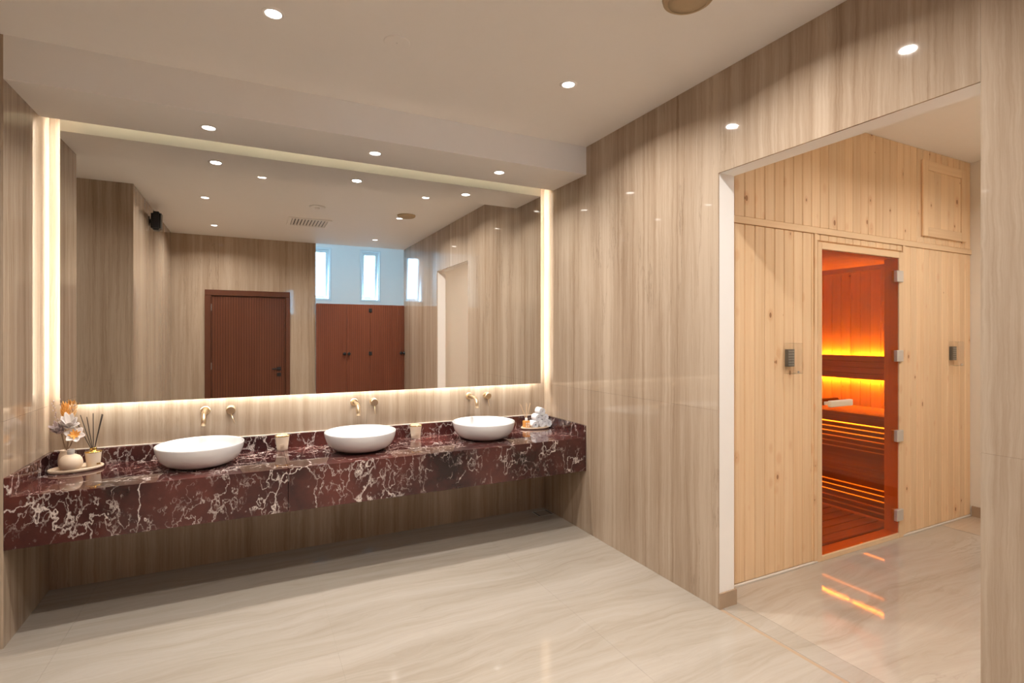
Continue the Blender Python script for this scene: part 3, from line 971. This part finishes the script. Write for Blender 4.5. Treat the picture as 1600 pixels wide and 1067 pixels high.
TR = .0305
tm = towel_mesh(TR, .080)
tx0, ty0 = 2.186, 3.858
d2 = TR * 2.12
tz0 = TZR + TR + .0012
tz1 = tz0 + TR * 1.72
tz2 = tz1 + TR * 1.72
for dx, z, ry, lab in ((-d2, tz0, .3, 'rolled white towel in the bottom row, beside the amber bottle'),
                       (0, tz0, 1.4, 'rolled white towel in the middle of the bottom row'),
                       (d2, tz0, 2.2, 'rolled white towel in the bottom row, nearest the right wall'),
                       (-d2 / 2, tz1, 3.1, 'rolled white towel in the second row, on the basin side'),
                       (d2 / 2, tz1, 4.0, 'rolled white towel in the second row, on the wall side'),
                       (0, tz2, 5.2, 'rolled white towel on top of the pile')):
    o = bpy.data.objects.new('rolled_towel', tm)
    o.location = (tx0 + dx, ty0 + random.uniform(-.004, .004), z)
    o.rotation_euler = (0, ry, 0)
    C.objects.link(o)
    tag(o, lab, 'towel', 'rolled towels on the right tray')

# floor drain
t = empty('floor_drain', (2.214, 3.860, 0)); tag(t, 'square tiled floor drain with dark slots under the right end of the counter', 'drain')
obj('tile_insert', boxes((-.052, .052, -.055, .055, .0004, .0022)), M['trav_floor'], t)
for x in (-.060, .060):
    obj('slot', boxes((x - .007, x + .007, -.060, .060, .0004, .0016)), M['black'], t)
obj('drain_frame', boxes((-.070, -.067, -.062, .062, .0004, .0020), (.067, .070, -.062, .062, .0004, .0020), (-.067, .067, .060, .062, .0004, .0020), (-.067, .067, -.062, -.060, .0004, .0020)), M['satin'], t)

# ================================================================== sauna
sc_ = empty('sauna_cabin', (4.0, YSAU, 0)); tag(sc_, 'pale spruce sauna cabin with an amber glass door', 'sauna')
PW = .0903
PT = .016
z_rail0, z_rail1 = 2.180, 2.222
FX0, FX1 = 3.362, 4.372       # outer edges of the door frame
GX0, GX1, GZ0, GZ1 = 3.410, 4.312, .038, 2.077
x = XRB + .004 - (PW - .083)
edges = [2.4985 + PW * k for k in range(-1, 33)]
pc = .0045
for k in range(len(edges) - 1):
    a, b_ = max(edges[k], XRB + .001), min(edges[k + 1], XEND - .001)
    if b_ - a < .012: continue
    cbox('plank', (a + .0016, b_ - .0016, YSAU, YSAU + PT, z_rail1, ZC), M['pine'], sc_, pc)
    # lower run, interrupted by the door
    for (lo, hi, z0, z1) in ((XRB, FX0, .012, z_rail0), (FX0, FX1, GZ1 + .060, z_rail0), (FX1, XEND, .012, z_rail0)):
        aa, bb_ = max(a, lo), min(b_, hi)
        if bb_ - aa < .010: continue
        cbox('plank', (aa + .0016, bb_ - .0016, YSAU, YSAU + PT, z0, z1), M['pine'], sc_, pc)
cbox('rail', (XRB + .001, XEND - .001, YSAU - .008, YSAU + PT, z_rail0 + .0005, z_rail1 - .0005), M['pine_rail'], sc_, .002)
# framing behind the boards
obj('wall_core', boxes((XRB, FX0 + .02, .017, .095, .0, ZC), (FX1 - .02, XEND, .017, .095, .0, ZC), (FX0 + .02, FX1 - .02, .017, .095, GZ1 + .03, ZC)), M['pine'], sc_, loc=(-sc_.location.x, 0, 0))
# door frame
cbox('frame_stile', (FX0, GX0 - .003, YSAU - .010, YSAU + .095, .0, GZ1 + .050), M['pine'], sc_, .002)
cbox('frame_stile', (GX1 + .003, FX1, YSAU - .010, YSAU + .095, .0, GZ1 + .050), M['pine'], sc_, .002)
cbox('frame_head', (GX0 - .003, GX1 + .003, YSAU - .010, YSAU + .095, GZ1 + .004, GZ1 + .050), M['pine_rail'], sc_, .002)
cbox('frame_sill', (GX0 - .003, GX1 + .003, YSAU - .010, YSAU + .095, .0, GZ0 - .004), M['pine_rail'], sc_, .002)
for xx in (FX0 - .030, FX1):
    cbox('cover_strip', (xx, xx + .030, YSAU - .008, YSAU - .0005, GZ1 + .0525 if False else .012, z_rail0), M['pine'], sc_, .002)
cbox('silicone_seam', (XRB + .012, FX0, YSAU - .010, YSAU + .004, .0, .0115), M['silicone'], sc_, .002)
cbox('silicone_seam', (FX1, XEND - .013, YSAU - .010, YSAU + .004, .0, .0115), M['silicone'], sc_, .002)
# glass door
gl = cbox('door_glass', (GX0, GX1, YSAU - .002, YSAU + .006, GZ0, GZ1), M['sauna_glass'], sc_, .0008)
for z in (1.944, 1.354, .761, .174):
    hz = cbox('hinge', (GX1 - .048, GX1 + .034, YSAU - .024, YSAU + .022, z - .042, z + .042), M['satin'], None, .003)
    hz.parent = gl; hz.location = Vector(hz.location) - (gl.location + sc_.location)
def glsub(name, b, mat, c=.003):
    o = cbox(name, b, mat, None, c); o.parent = gl; o.location = Vector(o.location) - (gl.location + sc_.location); return o
M['handle_pale'] = wood('pale_handle_wood', (.80, .68, .52), (.70, .56, .40), knots=0, axis='X')
glsub('handle', (3.425, 3.660, YSAU - .062, YSAU - .034, 1.030, 1.072), M['handle_pale'], .004)
glsub('handle_foot', (3.435, 3.465, YSAU - .036, YSAU - .002, 1.040, 1.062), M['handle_pale'], .002)
glsub('inner_handle', (3.425, 3.660, YSAU + .036, YSAU + .064, 1.030, 1.072), M['duck'], .004)
glsub('inner_handle_foot', (3.435, 3.465, YSAU + .006, YSAU + .038, 1.040, 1.062), M['duck'], .002)

# access panel, upper right
ax0, ax1, az0, az1 = 4.630, 5.279, 2.275, 2.862
apn = cbox('access_panel', (ax0 + .07, ax1 - .07, YSAU - .006, YSAU - .0005, az0 + .07, az1 - .07), M['pine'], sc_, .001)
for k in range(5):
    w = (ax1 - ax0 - .15) / 5
    o = cbox('panel_board', (ax0 + .075 + k * w + .0006, ax0 + .075 + (k + 1) * w - .0006, YSAU - .010, YSAU - .006, az0 + .072, az1 - .072), M['pine'], None, .0015)
    o.parent = apn; o.location = Vector(o.location) - (apn.location + sc_.location)
for b_, mt in (((ax0, ax0 + .072, az0, az1), 'pine'), ((ax1 - .072, ax1, az0, az1), 'pine'), ((ax0 + .073, ax1 - .073, az0, az0 + .072), 'pine_rail'), ((ax0 + .073, ax1 - .073, az1 - .072, az1), 'pine_rail')):
    o = cbox('panel_frame', (b_[0], b_[1], YSAU - .018, YSAU - .0005, b_[2], b_[3]), M[mt], None, .003)
    o.parent = apn; o.location = Vector(o.location) - (apn.location + sc_.location)

# inside of the cabin
SXR, SYB, SZC, SXL = 5.300, 4.05, 2.175, 2.62
YI = YSAU + .095
obj('inner_shell', boxes((SXL - .05, SXL, YI, SYB, 0, SZC), (SXL, SXR + .02, SYB, SYB + .05, 0, SZC), (SXR + .016, SXR + .05, YI, SYB, 0, SZC), (SXL - .05, SXR + .05, YI, SYB + .05, SZC + .018, SZC + .05)),
    M['pine'], sc_, loc=(-sc_.location.x, -sc_.location.y, 0))
y = YI
while y < SYB - .01:
    y1 = min(y + .0925, SYB)
    cbox('inner_plank', (SXR, SXR + .016, y + .0006, y1 - .0006, 0, SZC - .045), M['pine'], sc_, pc)
    y = y1
cbox('cornice', (SXR - .010, SXR + .016, YI, SYB, SZC - .0445, SZC), M['bench'], sc_, .002)
x = SXL
while x < SXR - .01:
    x1 = min(x + .1, SXR)
    cbox('ceiling_plank', (x + .0006, x1 - .0006, YI, SYB, SZC, SZC + .017), M['pine'], sc_, pc)
    x = x1
x = SXL
obj('base_floor', boxes((SXL, SXR, YI, SYB, 0.0005, .006)), M['duck'], sc_, loc=(-sc_.location.x, -sc_.location.y, 0))

# duckboard on the sauna floor: boards run along X
t = empty('duckboard', (3.55, 3.1, .006)); tag(t, 'dark wooden duckboard on the sauna floor behind the glass', 'duckboard')
y = YI + .012
while y < SYB - .1:
    cbox('board', (2.66, 4.44, y, y + .086, .0265, .0465), M['duck'], t, .003)
    y += .094
for x in (2.8, 3.5, 4.2):
    cbox('bearer', (x, x + .04, YI + .012, SYB - .1, .0062, .0262), M['duck'], t, .002)


# benches along the right side wall
def bench(name, xf, xb, zt, zlow, nslat, label, zfoot):
    t = empty(name, ((xf + xb) / 2, 3.15, zfoot)); tag(t, label, 'bench', 'sauna benches')
    y0, y1 = YI + .004, SYB - .004
    nb = max(3, round((xb - xf) / .1))
    w = (xb - xf) / nb
    for k in range(nb):
        cbox('seat_board', (xf + k * w + .003, xf + (k + 1) * w - .003, y0, y1, zt - .028, zt), M['bench'], t, .003)
    cbox('front_board', (xf, xf + .024, y0, y1, zt - .090, zt - .0285), M['bench'], t, .002)
    zs = zt - .100
    h = (zs - zlow) / nslat
    for k in range(nslat):
        cbox('riser_slat', (xf + .030, xf + .048, y0, y1, zs - (k + 1) * h + .006, zs - k * h - .006), M['bench'], t, .002)
    for yy in (y0 + .03, (y0 + y1) / 2, y1 - .08):
        cbox('post', (xf + .0485, xf + .085, yy, yy + .04, zfoot, zt - .0285), M['bench'], t, .002)
    # glowing strip behind the slats
    cbox('led_strip', (xf + .052, xf + .060, y0, y1, zs - .004, zs + .014), M['led_line'], t, 0)
    cbox('inner_led_strip', (xf + .20, xf + .206, y0, y1, zlow + .06, zs - .05), M['led_sauna_dim'], t, 0)
    return t


M['led_sauna_dim'] = emit('amber_led_glow', (1.0, .45, .12), 1.3)
M['led_line'] = emit('amber_led_line', (1.0, .50, .16), 9.0)
bench('lower_bench', 4.455, 4.742, .372, .040, 5, 'low wooden sauna bench with lit slats above the duckboard', .0062)
ub = bench('upper_bench', 4.745, 5.296, .822, .500, 5, 'high wooden sauna bench with lit slats and a lit slatted backrest', .0062)
cbox('kick_panel', (4.775, 4.79, YI + .004, SYB - .004, .0070, .495), M['bench'], ub, .002)
hs_ = (1.318 - 1.086) / 4
for k in range(4):
    cbox('back_slat', (5.236, 5.254, YI + .004, SYB - .004, 1.086 + k * hs_ + .004, 1.086 + (k + 1) * hs_ - .004), M['bench'], ub, .002)
cbox('gap_light_block', (5.2545, 5.2570, YI + .004, SYB - .004, 1.092, 1.312), M['duck'], ub, .0005)  # dark board added to keep the LED light out of the slat gaps
for yy in (2.45, 3.1, 3.8):
    cbox('back_bracket', (5.2575, 5.2995, yy, yy + .03, 1.09, 1.31), M['bench'], ub, .002)
cbox('back_led_strip', (5.260, 5.270, YI + .01, SYB - .01, 1.300, 1.304), M['led_sauna'], ub, 0)
cbox('back_led_strip', (5.260, 5.270, YI + .01, SYB - .01, 1.094, 1.098), M['led_sauna'], ub, 0)


# thermostat boxes on the sauna front
def keypad(x, z, label):
    t = empty('control_box', (x, YSAU, z)); tag(t, label, 'control box', 'sauna control boxes')
    w, d, h = .100, .062, .195
    bm = boxes((0, w, -d, -d + .003, 0, h), (0, .003, -d + .003, -.001, 0, h), (w - .003, w, -d + .003, -.001, 0, h), (.003, w - .003, -d + .003, -.001, 0, .003), (.003, w - .003, -d + .003, -.001, h - .003, h))
    obj('clear_cover', bm, M['plastic'], t)
    k = obj('keypad', boxes((.008, .072, -.022, -.001, .045, .155)), M['grey'], t)
    for i in range(6):
        obj('key', boxes((.014, .066, -.0245, -.0222, .051 + i * .017, .061 + i * .017)), M['key'], k)
    obj('lock', lathe(bmesh.new(), [(0, 0), (.008, 0), (.008, .006), (0, .006)], 14), M['steel'], t, loc=(.05, -d - .0, .012), rot=(PI / 2, 0, 0))


M['key'] = simple('key_grey', (.26, .26, .24), .5)
keypad(3.036, 1.262, 'clear control box with a grey keypad left of the sauna door')
keypad(5.040, 1.262, 'clear control box with a grey keypad right of the sauna door')

# ------------------------------------------------------------------ things outside the windows need no building: only sky shows there
